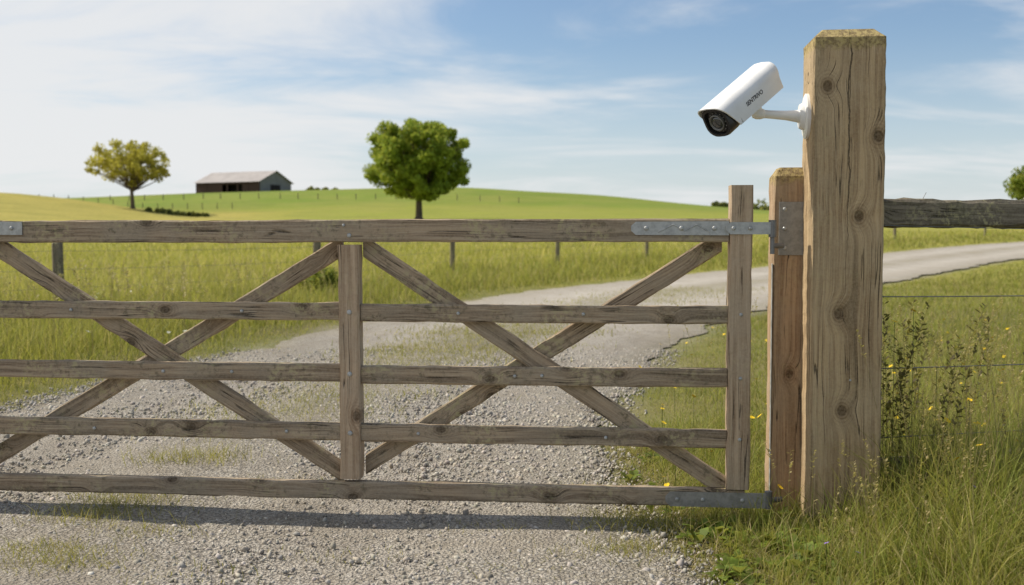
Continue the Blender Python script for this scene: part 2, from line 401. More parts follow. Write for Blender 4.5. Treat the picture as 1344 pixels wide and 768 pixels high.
cbv=gcol(n,(.09,.125,.02),(.14,.175,.03),.2); ctv=gcol(n,(.22,.30,.045),(.38,.39,.09),.27)*(.8+.4*pv)
straw=(rng.uniform(size=n)<sst(.45,.05,s)*.5)[:,None]; sc_=gcol(n,(.44,.35,.18),(.58,.48,.27),0)
cbv=np.where(straw,sc_*.7,cbv); ctv=np.where(straw,sc_,ctv)
lean=np.where(straw[:,0],rng.uniform(.8,1.8,n),rng.uniform(.1,.95,n))
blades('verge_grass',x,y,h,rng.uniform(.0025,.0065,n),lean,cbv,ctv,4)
N=235000
yy=np.exp(rng.uniform(math.log(5.6),math.log(85),N)); xx=rng.uniform(-.66,.66,N)*yy+rng.normal(0,.4,N)
s=sd(xx,yy); k=s>rng.normal(-.02,.13,N)*np.clip(yy/9,1,4); xx,yy,s=xx[k],yy[k],s[k]; n=len(xx)
FP=np.array([(-30,2.0),(-14.5,6.0),(-10.8,11.5),(-7.35,17.3),(-4.2,22.8),(-1.85,33),(1.6,37.5),(5.8,45.8),(10.6,52),(17,60),(24,67),(33,74.5),(45,83)])
fy=np.interp(xx,FP[:,0],FP[:,1]); leftm=(yy>fy)
left=xx<np.interp(yy,LE[:,1],LE[:,0])
pat=wav(xx,yy,.55,1)
h=np.where(left,.08+.24*sst(.2,1.8,s),.045+.05*sst(.3,2,s)+.12*np.clip(wav(xx,yy,.8,4),0,1))
h=np.where(leftm&left,.32+.12*pat,h)
fencestrip=np.exp(-((yy-fy)/1.2)**2)*left; h=h+.32*fencestrip*(.6+.5*wav(xx,yy,1.7))
rf=(~left)&(xx>1.5)&(np.abs(yy-fence_y(xx))<.5); h=np.where(rf,h+.15,h)
h=h*(1-.45*sst(35,80,yy))*np.clip(.45+s*.7,.35,1)
h=np.clip(h*rng.lognormal(0,.35,n),.02,.85)
w=.0038*np.clip(yy/5.5,1,14)*rng.uniform(.7,1.5,n)
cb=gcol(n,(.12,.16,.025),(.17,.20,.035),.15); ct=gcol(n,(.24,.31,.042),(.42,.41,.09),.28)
ye=(leftm&left)[:,None]; ct=np.where(ye,gcol(n,(.42,.43,.055),(.58,.52,.13),.35,(.66,.55,.29)),ct); cb=np.where(ye,cb*1.8,cb)
pn=np.clip(.5+.6*wav(xx,yy,.35,3),0,1)[:,None]; pn2=np.clip(.5+.6*wav(xx,yy,1.6,6),0,1)[:,None]
ct=ct*(.75+.28*pn+.2*pn2)
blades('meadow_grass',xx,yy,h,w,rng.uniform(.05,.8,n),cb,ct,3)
tx=[];ty=[];th=[]
def tuft(cx,cy,r,n,hh):
    a=rng.normal(0,r,(n,2)); tx.append(cx+a[:,0]*1.6); ty.append(cy+a[:,1]); th.append(hh*rng.lognormal(0,.35,n))
# (x metres, y metres, radius, count, height) of weeds growing through the gravel
for (X_,Y_,r,n_,hh) in [(-1.80,4.92,.10,620,.06),(-1.85,4.66,.10,540,.055),(-1.77,5.88,.10,420,.09),(-1.65,6.4,.16,350,.035),(-1.55,4.42,.07,260,.04),(-1.72,4.0,.08,520,.05),(-1.92,4.17,.06,300,.045),(-1.48,7.6,.16,300,.04),(.23,4.1,.06,120,.03),(.05,3.93,.08,120,.025),(-.1,4.5,.06,80,.03),(.48,4.18,.07,420,.05),(.57,4.54,.09,520,.07),(.48,4.67,.08,220,.045),(.46,5.07,.09,320,.05),(-1.73,4.17,.04,160,.03),(-1.2,5.3,.12,260,.03),(-.6,4.1,.10,90,.02),(-1.3,3.8,.12,200,.03)]:
    tuft(X_,Y_,r,n_,hh)
for i in range(120):
    t=rng.uniform(0,1); Y_=6.8+t*19; X_=(np.interp(Y_,LE[:,1],LE[:,0])+np.interp(Y_,RE[:,1],RE[:,0]))/2+rng.normal(0,.22)
    tuft(X_,Y_,.13+.014*Y_,170,.055)
tx=np.concatenate(tx);ty=np.concatenate(ty);th=np.clip(np.concatenate(th),.01,.16); n=len(tx)
blades('road_grass_tufts',tx,ty,th,.0035*np.clip(ty/5,1,3)*rng.uniform(.7,1.3,n),rng.uniform(.2,1.1,n),gcol(n,(.14,.16,.035),(.19,.19,.06),.3),gcol(n,(.24,.28,.045),(.36,.35,.09),.35,(.5,.42,.23)),3,z=H0(tx,ty)+.012)

def stalks(name,pts,hs,colr,headlen,headw,nsp,r0=.0012):
    V=[];F=[];C=[]
    for (x,y),h in zip(pts,hs):
        z=float(H(np.array([x]),np.array([y]))[0]); az=random.uniform(0,6.28); ln=random.uniform(.05,.28)*h
        def pt(t): return np.array([x+math.cos(az)*ln*t*t,y+math.sin(az)*ln*t*t,z+h*t])
        r=r0; prev=None
        for kk in range(6):
            c=pt(kk/5); b=len(V)
            for q in range(3): V.append(c+np.array([math.cos(q*2.1),math.sin(q*2.1),0])*r*(1-.5*kk/5)); C.append(colr)
            if prev is not None:
                for q in range(3):
                    q2=(q+1)%3; F.append((prev+q,prev+q2,b+q2)); F.append((prev+q,b+q2,b+q))
            prev=b
        for j in range(nsp):
            t=1-headlen/h*random.random(); c=pt(t); a=random.uniform(0,6.28)
            o=np.array([math.cos(a),math.sin(a),random.uniform(.2,1.2)]); o/=np.linalg.norm(o); L=headw*random.uniform(.5,1.4)
            sd_=np.cross(o,[.3,.2,.9]); sd_/=np.linalg.norm(sd_); b=len(V)
            V+= [c,c+o*L*.6+sd_*L*.22,c+o*L,c+o*L*.6-sd_*L*.22]; f=random.uniform(.7,1.3)
            C+=[tuple(q*f for q in colr)]*4; F+=[(b,b+1,b+2),(b,b+2,b+3)]
    return tri_mesh(name,np.array(V),np.array(F),M_GRASS,np.array(C))
pts=[(random.uniform(1.6,2.7),random.uniform(3.7,5.8)) for _ in range(230)]+[(random.uniform(1.2,4),random.uniform(5,9)) for _ in range(90)]+[(random.uniform(1.05,1.7),random.uniform(3.6,4.3)) for _ in range(30)]
stalks('seed_head_grass',pts,[random.uniform(.35,.9) for _ in pts[:320]]+[random.uniform(.25,.45) for _ in range(30)],(.42,.35,.17),.12,.016,26)
pts=[(random.gauss(1.72,.08),random.gauss(4.75,.06)) for _ in range(20)]+[(random.uniform(1.7,2.5),random.uniform(4.4,5.4)) for _ in range(16)]
stalks('dark_weed',pts,[random.uniform(.5,1.0) for _ in pts],(.09,.07,.04),.45,.03,46)
pts=[]
while len(pts)<260:
    y=random.uniform(8.5,24); x=random.uniform(-.62,-.12)*y
    if x<np.interp(y,LE[:,1],LE[:,0])-.7: pts.append((x,y))
stalks('tall_meadow_grass',pts,[random.uniform(.5,.95) for _ in pts],(.46,.40,.20),.2,.04,22,.003)

def leafweeds(name,pts):
    V=[];F=[];C=[]
    for (x,y,sc) in pts:
        z=float(H(np.array([x]),np.array([y]))[0])
        for j in range(random.randint(8,16)):
            a=random.uniform(0,6.28); el=random.uniform(.3,1.2); L=sc*random.uniform(.5,1); d=np.array([math.cos(a)*math.cos(el),math.sin(a)*math.cos(el),math.sin(el)])
            sd_=np.array([-math.sin(a),math.cos(a),0]); c=np.array([x,y,z])+d*L*.1; b=len(V); w=L*.2
            V+=[c,c+d*L*.5+sd_*w,c+d*L*.5-sd_*w+0,c+d*L*.95-np.array([0,0,L*.3])]; f=random.uniform(.7,1.3)
            C+=[(.13*f,.19*f,.03*f)]*3+[(.24*f,.32*f,.05*f)]; F+=[(b,b+1,b+2),(b+1,b+3,b+2)]
    return tri_mesh(name,np.array(V),np.array(F),M_GRASS,np.array(C))
wp=[]
while len(wp)<330:
    x=random.uniform(.6,2.8); y=random.uniform(3.3,6.2)
    if float(sd(np.array([x]),np.array([y]))[0])>.05: wp.append((x,y,random.uniform(.04,.12)))
wp+=[(random.uniform(.75,1.35),random.uniform(3.7,4.5),random.uniform(.08,.15)) for _ in range(45)]
wp+=[(random.gauss(1.74,.14),random.gauss(4.82,.08),random.uniform(.12,.32)) for _ in range(34)]
leafweeds('broadleaf_weed',wp)

def flowers(name,pts,colr,r):
    V=[];F=[];C=[]
    for (x,y,h) in pts:
        z=float(H(np.array([x]),np.array([y]))[0]); b=len(V)
        V+=[(x-.0012,y,z),(x+.0012,y,z),(x+.0012,y,z+h),(x-.0012,y,z+h)]; C+=[(.09,.14,.03)]*4; F+=[(b,b+1,b+2),(b,b+2,b+3)]
        tl=random.uniform(.2,.9); ta=random.uniform(0,6.28)
        for j in range(8):
            a=j*.785+random.random()*.2; b=len(V); rr=r*random.uniform(.8,1.2)
            def P(aa,q): return (x+math.cos(aa)*q,y+math.sin(aa)*q,z+h+math.cos(aa-ta)*q*tl+q*.2)
            V+=[P(a,0),P(a-.38,rr*.8),P(a,rr),P(a+.38,rr*.8)]; C+=[tuple(q*.8 for q in colr)]+[colr]*3; F+=[(b,b+1,b+2),(b,b+2,b+3)]
    return tri_mesh(name,np.array(V),np.array(F),M_FLOWER,np.array(C))
fl=[]
while len(fl)<150:
    y=math.exp(random.uniform(math.log(4.6),math.log(14))); x=random.uniform(.12,.52)*y
    if float(sd(np.array([x]),np.array([y]))[0])>.1: fl.append((x,y,random.uniform(.12,.27)))
fl+=[(1.69,4.7,.86),(1.83,4.85,.9),(2.02,4.6,.42),(1.72,4.1,.36),(1.9,4.3,.38),(1.5,6.2,.25),(1.4,6,.22),(1.95,5.2,.5),(2.2,5.1,.45),(1.30,6.0,.2),(2.05,4.75,.5),(1.85,4.5,.45),(2.0,5.0,.62)]
flowers('yellow_wildflower',fl,(.85,.58,.02),.015)
flowers('white_wildflower',[(random.uniform(-.6,-.3)*q,q,.36) for q in [random.uniform(10,28) for _ in range(90)]],(.6,.6,.48),.018)
flowers('purple_wildflower',[(1.12,3.75,.15),(1.5,3.9,.22),(1.2,3.65,.14),(1.75,4.0,.28)],(.32,.2,.6),.009)

def leaf_mass(name,centres,radii,nper,ls,colA,colB,parent=None):
    n=len(centres)*nper; ci=np.repeat(np.arange(len(centres)),nper)
    o=rng.normal(size=(n,3)); o/=np.linalg.norm(o,axis=1)[:,None]; rad=rng.uniform(size=(n,1))**.45
    P=np.array(centres)[ci]+o*rad*np.array(radii)[ci]*np.array([1,1,.8])
    R=rotm(n); q=np.array([(-.5,-.35,0),(.5,-.35,.1),(.5,.35,0),(-.5,.35,.1)])
    sz=ls*rng.uniform(.6,1.3,n)
    Vv=np.einsum('nij,kj->nki',R,q)*sz[:,None,None]+P[:,None]
    ctone=rng.uniform(size=(len(centres),1))[ci]; t=np.clip(ctone*.7+rng.uniform(size=(n,1))*.4,0,1)
    C=(np.array(colA)*(1-t)+np.array(colB)*t)*rng.uniform(.7,1.25,(n,1))
    F=np.arange(n*4).reshape(n,4)
    return tri_mesh(name,Vv.reshape(-1,3),F,M_LEAF,np.repeat(C,4,0),parent)
sh=[(-4.0+random.gauss(0,.3),22.2+random.gauss(0,.25),random.uniform(.12,.62)) for _ in range(22)]
leaf_mass('roadside_shrub',sh,np.full((22,1),.2),170,.06,(.12,.17,.03),(.24,.31,.05))

# ---------------------------------------------------------------- trees
def tube(V,F,p0,p1,r0,r1,bend,n=7,seg=6):
    p0=np.array(p0,float);p1=np.array(p1,float); mid=(p0+p1)/2+bend; prev=None
    for k in range(seg+1):
        t=k/seg; c=p0*(1-t)**2+2*mid*t*(1-t)+p1*t*t; r=r0*(1-t)+r1*t; b=len(V)
        d=2*(mid-p0)*(1-t)+2*(p1-mid)*t; d/=np.linalg.norm(d); a=np.cross(d,[.1,1,.05]); a/=np.linalg.norm(a); bb=np.cross(d,a)
        for q in range(n): V.append(c+(a*math.cos(q/n*6.2832)+bb*math.sin(q/n*6.2832))*r)
        if prev is not None:
            for q in range(n): F.append((prev+q,prev+(q+1)%n,b+(q+1)%n,b+q))
        prev=b
def tree(name,x,y,height,rx,rz,czf,nc,nper,ls,clr,cA,cB,seed,trunk_r,shell=.5,fork=.42,lmp=1.):
    R=random.Random(seed); z=float(H0(x,y)); e=empty(name,(x,y,z-.1)); cz=height*czf
    C=[]
    ph=[R.uniform(0,6.28) for _ in range(6)]
    while len(C)<nc:
        v=np.array([R.gauss(0,1) for _ in range(3)]); v/=np.linalg.norm(v); rad=R.random()**shell
        az=math.atan2(v[1],v[0]); lump=1+lmp*(.06*math.sin(3*az+ph[0]+v[2]*3)+.06*math.sin(5*az+ph[1])*v[2]+.05*math.sin(7*v[2]+ph[2]))
        flat=1.0 if v[2]>0 else .92
        C.append((v[0]*rx*rad*lump,v[1]*rx*rad*lump,cz+v[2]*rz*rad*lump*flat))
    leaf_mass('crown',C,np.array([[clr*R.uniform(.6,1.25)] for _ in C]),nper,ls,cA,cB,e)
    V=[];F=[]
    top=(R.uniform(-.2,.2),R.uniform(-.2,.2),height*fork)
    tube(V,F,(0,0,-.2),top,trunk_r,trunk_r*.6,np.array([.1,0,0]),9,8)
    tube(V,F,(0,0,-.2),(0,0,.5),trunk_r*1.5,trunk_r*.95,np.zeros(3),9,3)
    for c in R.sample(C,min(46,len(C))):
        t=R.uniform(.6,1); p=np.array(top)*t; tube(V,F,p,c,trunk_r*.42*(1.3-t*.6),.03,np.array([0,0,R.uniform(-.6,.2)]),5,6)
    py_mesh('trunk',V,F,M_BARK,e,True)
    return e
tree('broadleaf_tree',-10.8,124,11.8,6.0,4.9,.57,290,180,.24,.88,(.12,.21,.02),(.34,.46,.045),21,.45,.40,.34,.6)
tree('broadleaf_tree',-53.2,150,10.2,5.6,3.3,.63,125,95,.23,.85,(.36,.34,.045),(.58,.52,.09),12,.32,.45,.34)
tree('broadleaf_tree',58.5,118,6.6,3.6,2.8,.60,90,120,.28,1.0,(.10,.16,.03),(.24,.32,.045),5,.25,.45)
cs=[];rs=[]
def row(xa,ya,xb,yb,n,h0,h1,r):
    for i in range(n):
        t=i/(n-1)+random.gauss(0,.4/n); x=xa+(xb-xa)*t; y=ya+(yb-ya)*t; cs.append((x,y,float(H0(x,y))+random.uniform(h0,h1)*.6)); rs.append([r*random.uniform(.5,1.1)])
row(60,270,200,260,90,1,7,2.6); row(-260,330,-70,330,70,0,3.0,2.2); row(42,222,56,226,16,0,1.6,1.1); row(-45,234,-38,234,7,0,.8,.8)
row(-50,148,-42,146,10,0,.3,.4)
row(300,900,-900,1000,160,4,16,14)
leaf_mass('distant_tree_line',cs,np.array(rs),60,.7,(.09,.12,.045),(.18,.22,.08))

# ---------------------------------------------------------------- barn
def corrug(name,col,sc=6):
    m=NT(name); tc=m.n('ShaderNodeTexCoord').outputs['Object']; X,Y,Z=m.sep(tc)
    w=m.math('SINE',m.math('MULTIPLY',X,sc*6.28)); n=m.noise(tc,.6,5,.6)
    c=m.mix(m.mr(n,.35,.65,0,.6),col,tuple(q*.7 for q in col)); c=m.mix(m.mr(w,-1,1,0,.2,False),c,tuple(q*.6 for q in col))
    m.pbr(c,.7,0,m.bump(w,.3,.03),.3); return m.m
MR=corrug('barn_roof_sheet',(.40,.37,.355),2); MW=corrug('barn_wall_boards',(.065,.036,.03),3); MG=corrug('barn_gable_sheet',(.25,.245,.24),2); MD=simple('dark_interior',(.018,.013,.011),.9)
bx,by=-57.3,229.; bz=float(H0(bx,by)); barn=empty('barn',(bx,by,bz-.8),math.radians(-25))
L,Wd,he,hr=16.4,11.0,3.1,5.4
def box(name,x0,x1,y0,y1,z0,z1,mat,par):
    V=[(x,y,z) for x in(x0,x1) for y in(y0,y1) for z in(z0,z1)]
    return py_mesh(name,V,[(0,1,3,2),(4,6,7,5),(0,4,5,1),(2,3,7,6),(0,2,6,4),(1,5,7,3)],mat,par)
hl,hw=L/2,Wd/2
py_mesh('gable_walls',[(hl,-hw,0),(hl,hw,0),(hl,hw,he),(hl,0,hr),(hl,-hw,he),(-hl,-hw,0),(-hl,hw,0),(-hl,hw,he),(-hl,0,hr),(-hl,-hw,he)],[(0,1,2,3,4),(9,8,7,6,5),(1,6,7,2)],MG,barn)
for i in range(7):
    xa=-hl+i*L/6; box('wall_post',xa-.15,xa+.15,-hw-.02,-hw+.25,0,he,MW,barn)
box('front_wall_upper',-hl,hl,-hw+.02,-hw+.15,he-.6,he,MW,barn)
box('front_wall_left',-hl,-hl+L*.42,-hw+.03,-hw+.16,0,he-.6,MW,barn)
box('front_wall_right',-hl+L*.74,hl,-hw+.03,-hw+.16,0,he-.6,MW,barn)
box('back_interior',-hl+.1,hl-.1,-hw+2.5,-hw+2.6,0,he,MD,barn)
e_=.5
py_mesh('roof',[(-hl-e_,-hw-e_,he-.16),(hl+e_,-hw-e_,he-.16),(hl+e_,0,hr+.08),(-hl-e_,0,hr+.08),(hl+e_,hw+e_,he-.16),(-hl-e_,hw+e_,he-.16)],[(0,1,2,3),(3,2,4,5)],MR,barn)
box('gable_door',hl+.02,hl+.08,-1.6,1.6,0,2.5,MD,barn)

# ---------------------------------------------------------------- board builder
def board(name,parent,Lx,W,T,mat,origin,xdir,ydir,x0=0.,ch=.006,nseg=None,wear=.0015,shear=0.,cap=None,jit=1.):
    """long axis = local x from x0..x0+Lx, local y = thickness, local z = width"""
    R=random.Random(name+str(origin)); nseg=nseg or max(4,int(Lx/.06))
    st=[(x0+Lx*i/nseg,0.) for i in range(nseg+1)]
    if cap: st=[(x0+(Lx-cap[0])*i/nseg,0.) for i in range(nseg+1)]+[(x0+Lx-cap[0]*.5,cap[1]*.5),(x0+Lx,cap[1])]
    V=[];F=[];p1,p2=R.uniform(0,6),R.uniform(0,6)
    for (x,ins) in st:
        w=W/2-ins;t=T/2-ins; c=ch
        bz=math.sin(x*1.7+p1)*.002*jit+math.sin(x*5+p2)*.0008*jit; byy=math.sin(x*1.3+p2)*.0015*jit
        ring=[(t,-w+c),(t,w-c),(t-c,w),(-t+c,w),(-t,w-c),(-t,-w+c),(-t+c,-w),(t-c,-w)]
        for (yy_,zz_) in ring:
            yy_+=R.gauss(0,wear)*.5+byy; zz_+=R.gauss(0,wear)+bz
            xx_=x
            if shear and (x==st[0][0] or x==st[-1][0]): xx_=x+zz_*shear
            V.append((xx_,yy_,zz_))
    n=len(st)
    for i in range(n-1):
        for q in range(8):
            a=i*8+q;b=i*8+(q+1)%8; F.append((a,b,b+8,a+8))
    F.append(tuple(range(7,-1,-1))); F.append(tuple((n-1)*8+q for q in range(8)))
    o=py_mesh(name,V,F,mat,parent)
    X=Vector(xdir).normalized(); Yv=Vector(ydir).normalized(); Z=X.cross(Yv)
    Mx=Matrix((X,Yv,Z)).transposed().to_4x4(); Mx.translation=Vector(origin)
    o.matrix_local=Mx; return o

# ---------------------------------------------------------------- gate
u=Vector((-.9957,.0925,0)); ang=math.atan2(u.y,u.x)
gate=empty('wooden_field_gate',(1.03,4.6,0),ang)
YD=(0,1,0)
tc_=1.755; hwU=.048
def hb(name,t0,t1,z,W,T=.042,y=0.,mat=W_GATE): return board(name,gate,t1-t0,W,T,mat,(t0,y,z),(1,0,0),YD)
board('hinge_upright',gate,1.312,.097,.085,W_UP,(.049,0,.172),(0,0,1),YD,ch=.006)
board('middle_upright',gate,1.047,.093,.078,W_UP,(tc_,.004,.182),(0,0,1),YD)
board('latch_upright',gate,1.312,.097,.085,W_UP,(3.56,0,.172),(0,0,1),YD,ch=.006)
hb('top_rail',.099,3.51,1.290,.100,.062,.004)
hb('bottom_rail',.02,3.60,.128,.076,.055,.004)
for i,(z,w) in enumerate([(.927,.078),(.652,.080),(.387,.078)]):
    hb(f'rail_{i+2}_hinge_half',.0985,tc_-hwU+.001,z,w,.042,.008)
    hb(f'rail_{i+2}_latch_half',tc_+hwU-.001,3.51,z+.006,w,.042,.008)
def brace(name,tA,zA,tB,zB,y,W=.082,T=.024):
    d=Vector((tB-tA,0,zB-zA)); Lb=d.length
    Xd=d.normalized(); Zl=Xd.cross(Vector(YD))
    sh=-(Zl.x/Xd.x)
    return board(name,gate,Lb,W,T,W_GATE,(tA,y,zA),Xd,YD,shear=sh)
yA,yB=-.0265,-.0515
brace('brace_hinge_down',tc_-hwU-.002,1.225,.098,.165,yA)
brace('brace_hinge_up',tc_-hwU-.002,.235,.12,1.245,yB)
brace('brace_latch_down',3.50,1.265,tc_+hwU+.002,.20,yA)
brace('brace_latch_up',3.50,.22,tc_+hwU+.002,1.225,yB)
def disc(name,parent,c,axis,r,h,mat,n=14):
    X=Vector(axis).normalized(); a=X.orthogonal().normalized(); b=X.cross(a); c=Vector(c); V=[];F=[]
    for (rr,hh) in [(r,0),(r,h*.45),(r*.82,h*.8),(r*.4,h)]:
        for q in range(n): V.append(c+(a*math.cos(q/n*6.2832)+b*math.sin(q/n*6.2832))*rr+X*hh)
    for i in range(3):
        for q in range(n): F.append((i*n+q,i*n+(q+1)%n,(i+1)*n+(q+1)%n,(i+1)*n+q))
    F.append(tuple(3*n+q for q in range(n))); F.append(tuple(range(n-1,-1,-1)))
    return py_mesh(name,V,F,mat,parent,False)
def bolt(t,z,y,r=.011): disc('bolt',gate,(t,y,z),(0,1,0),r,.007,M_GALV)
for z in (.93,.655,.39): bolt(.045,z,.0425,.008); bolt(tc_,z,.043)
bolt(tc_,1.27,.0355,.010); bolt(1.78,1.315,.0355,.007)
for t,z in [(1.27,.927),(1.02,.652),(.72,.927),(.62,.387),(.9,.655),(1.45,.39),(2.25,.932),(2.62,.656),(2.05,.391),(3.05,.932),(2.95,.39),(2.3,.657)]: bolt(t,z,.0292,.008)
def strap(name,t0,t1,z,h,y,th=.005,taper=0.,mat=M_GALV):
    V=[]
    for yy_ in (y,y+th):
        for t,hh in [(t0,h),(t1-.02,h*(1-taper)),(t1,h*.35)]:
            V+= [(t,yy_,z-hh/2),(t,yy_,z+hh/2)]
    F=[(0,1,3,2),(2,3,5,4),(6,8,9,7),(8,10,11,9),(0,2,8,6),(2,4,10,8),(1,7,9,3),(3,9,11,5),(0,6,7,1),(4,5,11,10)]
    return py_mesh(name,V,F,mat,gate)
strap('top_hinge_strap',.098,.515,1.300,.060,.0362,.005,.05)
strap('top_hinge_strap_front',-.075,.112,1.300,.052,.0445,.005,.0)
strap('bottom_hinge_strap',-.07,.36,.124,.066,.0330,.006,.04,M_DULL)
strap('latch_strap',3.27,3.60,1.303,.060,.0362,.005,0)
for t in (.16,.30,.45): bolt(t,1.300,.0412,.010)
for t in (.0,.07): bolt(t+.01,1.300,.0495,.009)
for t in (.03,.2,.31): bolt(t,.124,.039,.009)
for t in (3.32,3.42,3.53): bolt(t,1.303,.0412,.009)
def bar(name,p0,p1,r,mat,parent,n=8):
    V=[];F=[]; tube(V,F,p0,p1,r,r,np.zeros(3),n,1); F.append(tuple(range(n-1,-1,-1)));F.append(tuple(n+q for q in range(n)))
    return py_mesh(name,V,F,mat,parent,False)
zz=[(.18,1.284),(.235,1.316),(.285,1.290),(.335,1.316),(.40,1.284)]
for a_,b_ in zip(zz[:-1],zz[1:]): bar('strap_highlight_bar',(a_[0],.0420,a_[1]),(b_[0],.0420,b_[1]),.0028,M_GALV,gate,6)  # thin bars added to imitate zigzag highlights on the flat strap
bar('hinge_eye',(-.085,.035,1.262),(-.085,.035,1.335),.017,M_DARKSTEEL,gate,12)
bar('hinge_pin',(-.085,.035,1.19),(-.085,.035,1.262),.010,M_DARKSTEEL,gate,10)
bar('hinge_arm',(-.085,.035,1.225),(-.135,.00,1.225),.011,M_DARKSTEEL,gate,10)
bar('bottom_hinge_eye',(-.082,.03,.09),(-.082,.03,.165),.017,M_DARKSTEEL,gate,12)
bar('bottom_hinge_arm',(-.082,.03,.125),(-.14,.00,.125),.012,M_DARKSTEEL,gate,10)

# ---------------------------------------------------------------- posts
FD=Vector((-.105,-.9945,0)).normalized(); RT=Vector((.9945,-.105,0)).normalized()
hp=empty('gate_hanging_post',(1.245,4.79,0))
board('post',hp,1.60,.165,.165,W_POST2,(0,0,-.03),(0,0,1),FD,ch=.006,cap=(.040,.024))
def quadbox(name,parent,c,r,f,w,h,t,mat):
    c=Vector(c);r=Vector(r);f=Vector(f);V=[]
    for a in(-1,1):
        for b in(-1,1):
            for d in(0,1): V.append(c+r*(a*w/2)+Vector((0,0,b*h/2))+f*(d*t))
    o=py_mesh(name,V,[(0,1,3,2),(4,6,7,5),(0,4,5,1),(2,3,7,6),(0,2,6,4),(1,5,7,3)],mat,parent)
    bv=o.modifiers.new('b','BEVEL'); bv.width=.0015; bv.segments=2; return o
quadbox('hinge_plate',hp,FD*.0835-RT*.006+Vector((0,0,1.30)),RT,FD,.108,.235,.005,M_DULL)
for z in (1.215,1.385,1.30): disc('bolt',hp,FD*.0885-RT*.035+Vector((0,0,z)),FD,.009,.006,M_GALV)
quadbox('lit_side_strip',hp,FD*.070-RT*.0835+Vector((0,0,.62)),FD,-RT,.03,1.05,.003,M_GALV)  # pale strip added to stand in for the post's sunlit left side

bp=empty('large_gate_post',(1.418,4.60,0))
board('post',bp,2.17,.294,.262,W_POST,(0,0,-.04),(0,0,1),FD,ch=.006,cap=(.038,.040),nseg=60,wear=.0011)
disc('nail_head',bp,FD*.1315+RT*.02+Vector((0,0,.66)),FD,.005,.003,M_GALV,8)

lp=empty('gate_latch_post',(-2.80,4.98,0))
board('post',lp,1.60,.18,.18,W_POST2,(0,0,-.03),(0,0,1),FD,ch=.006,cap=(.040,.024))

# ---------------------------------------------------------------- right-hand fence
rf=empty('post_and_rail_fence',(1.50,4.68,0)); fd=Vector((.955,.296,0)).normalized(); fn=Vector((fd.y,-fd.x,0))
board('top_rail',rf,3.2,.125,.07,W_OLD,fd*.03+Vector((0,0,1.372)),fd,fn,ch=.014,wear=.003,jit=2)
board('kick_rail',rf,3.2,.11,.07,W_OLD,fd*.03+Vector((0,0,.215)),fd,fn,ch=.014,wear=.003,jit=2)
board('far_post',rf,1.65,.15,.15,W_OLD,fd*3.25+Vector((0,0,-.05)),(0,0,1),fn,ch=.012,cap=(.04,.02))
def wire(name,parent,p0,p1,r,sag=.01,seg=12):
    V=[];F=[];tube(V,F,p0,p1,r,r,np.array([0,0,-sag*2]),5,seg); return py_mesh(name,V,F,M_DARKSTEEL,parent,True)
for z in (1.0,.68,.37): wire('wire',rf,fd*.03+Vector((0,0,z)),fd*3.25+Vector((0,0,z)),.0026,.012)
wire('wire',rf,fd*.05+fn*.045+Vector((0,0,1.315)),fd*3.2+fn*.045+Vector((0,0,1.29)),.0018,.01)
for i in range(5): wire('rail_tie',rf,fd*(.35+i*.55)+Vector((0,0,1.43)),fd*(.37+i*.55)+Vector((.0,0,1.462)),.0014,0,3)
f2=empty('post_and_wire_fence',(0,0,0))
for i,(x,y) in enumerate(FP[1:]):
    z=float(H0(x,y)); hgt=1.16+random.uniform(-.05,.06)
    board('fence_post',f2,hgt+.1,.15,.15,W_OLD,(x,y,z-.1),(random.uniform(-.03,.03),random.uniform(-.03,.03),1),(0,-1,0),ch=.03,cap=(.03,.02),nseg=6)
for a_,b_ in zip(FP[1:-1],FP[2:]):
    for q in (.45,.75,1.05):
        wire('wire',f2,(a_[0],a_[1],float(H0(*a_))+q),(b_[0],b_[1],float(H0(*b_))+q),.003,.02,6)
f3=empty('hill_fence',(0,0,0))
for i in range(22):
    x=-70+i*3.4+random.uniform(-.3,.3); y=186-i*.6; z=float(H0(x,y)); box('fence_post',x-.06,x+.06,y-.06,y+.06,z-.1,z+.95,W_OLD,f3)
for i in range(26):
    x=-100+i*2.3; y=165-i*.1; z=float(H0(x,y)); box('fence_post',x-.05,x+.05,y-.05,y+.05,z-.1,z+.95,W_OLD,f3)

# ---------------------------------------------------------------- security camera
A=Vector((-.2,-.150,-.165)).normalized(); UP=(Vector((0,0,1))-A*A.z).normalized(); SY=UP.cross(A)
SC=1.17
Mc=Matrix((A,SY,UP)).transposed().to_4x4()@Matrix.Scale(SC,4); Mc.translation=Vector((.972,4.53,1.836))
cam_e=bpy.data.objects.new('security_camera',None); link(cam_e); cam_e.matrix_world=Mc
def prof(hw,zt,zb,rt,rb,n=5):
    P=[]
    def arc(cy,cz,r,a0,a1):
        for i in range(n+1):
            a=math.radians(a0+(a1-a0)*i/n); P.append((cy+r*math.cos(a),cz+r*math.sin(a)))
    arc(hw-rt,zt-rt,rt,0,90); arc(-hw+rt,zt-rt,rt,90,180); arc(-hw+rb,zb+rb,rb,180,270); arc(hw-rb,zb+rb,rb,270,360); return P
def loft(name,secs,mat,parent,smooth=True,cap0=True,cap1=True):
    V=[];F=[];n=len(secs[0][1])
    for x,P in secs:
        for q in P: V.append((x,q[0],q[1]))
    for i in range(len(secs)-1):
        for q in range(n): F.append((i*n+q,i*n+(q+1)%n,(i+1)*n+(q+1)%n,(i+1)*n+q))
    if cap0: F.append(tuple(range(n-1,-1,-1)))
    if cap1: F.append(tuple((len(secs)-1)*n+q for q in range(n)))
    o=py_mesh(name,V,F,mat,parent,smooth)
    if smooth:
        ed=o.modifiers.new('e','EDGE_SPLIT'); ed.split_angle=math.radians(32)
    return o
pb=lambda k:prof(.058*k,.056*k,-.056*k,.036*k,.044*k)
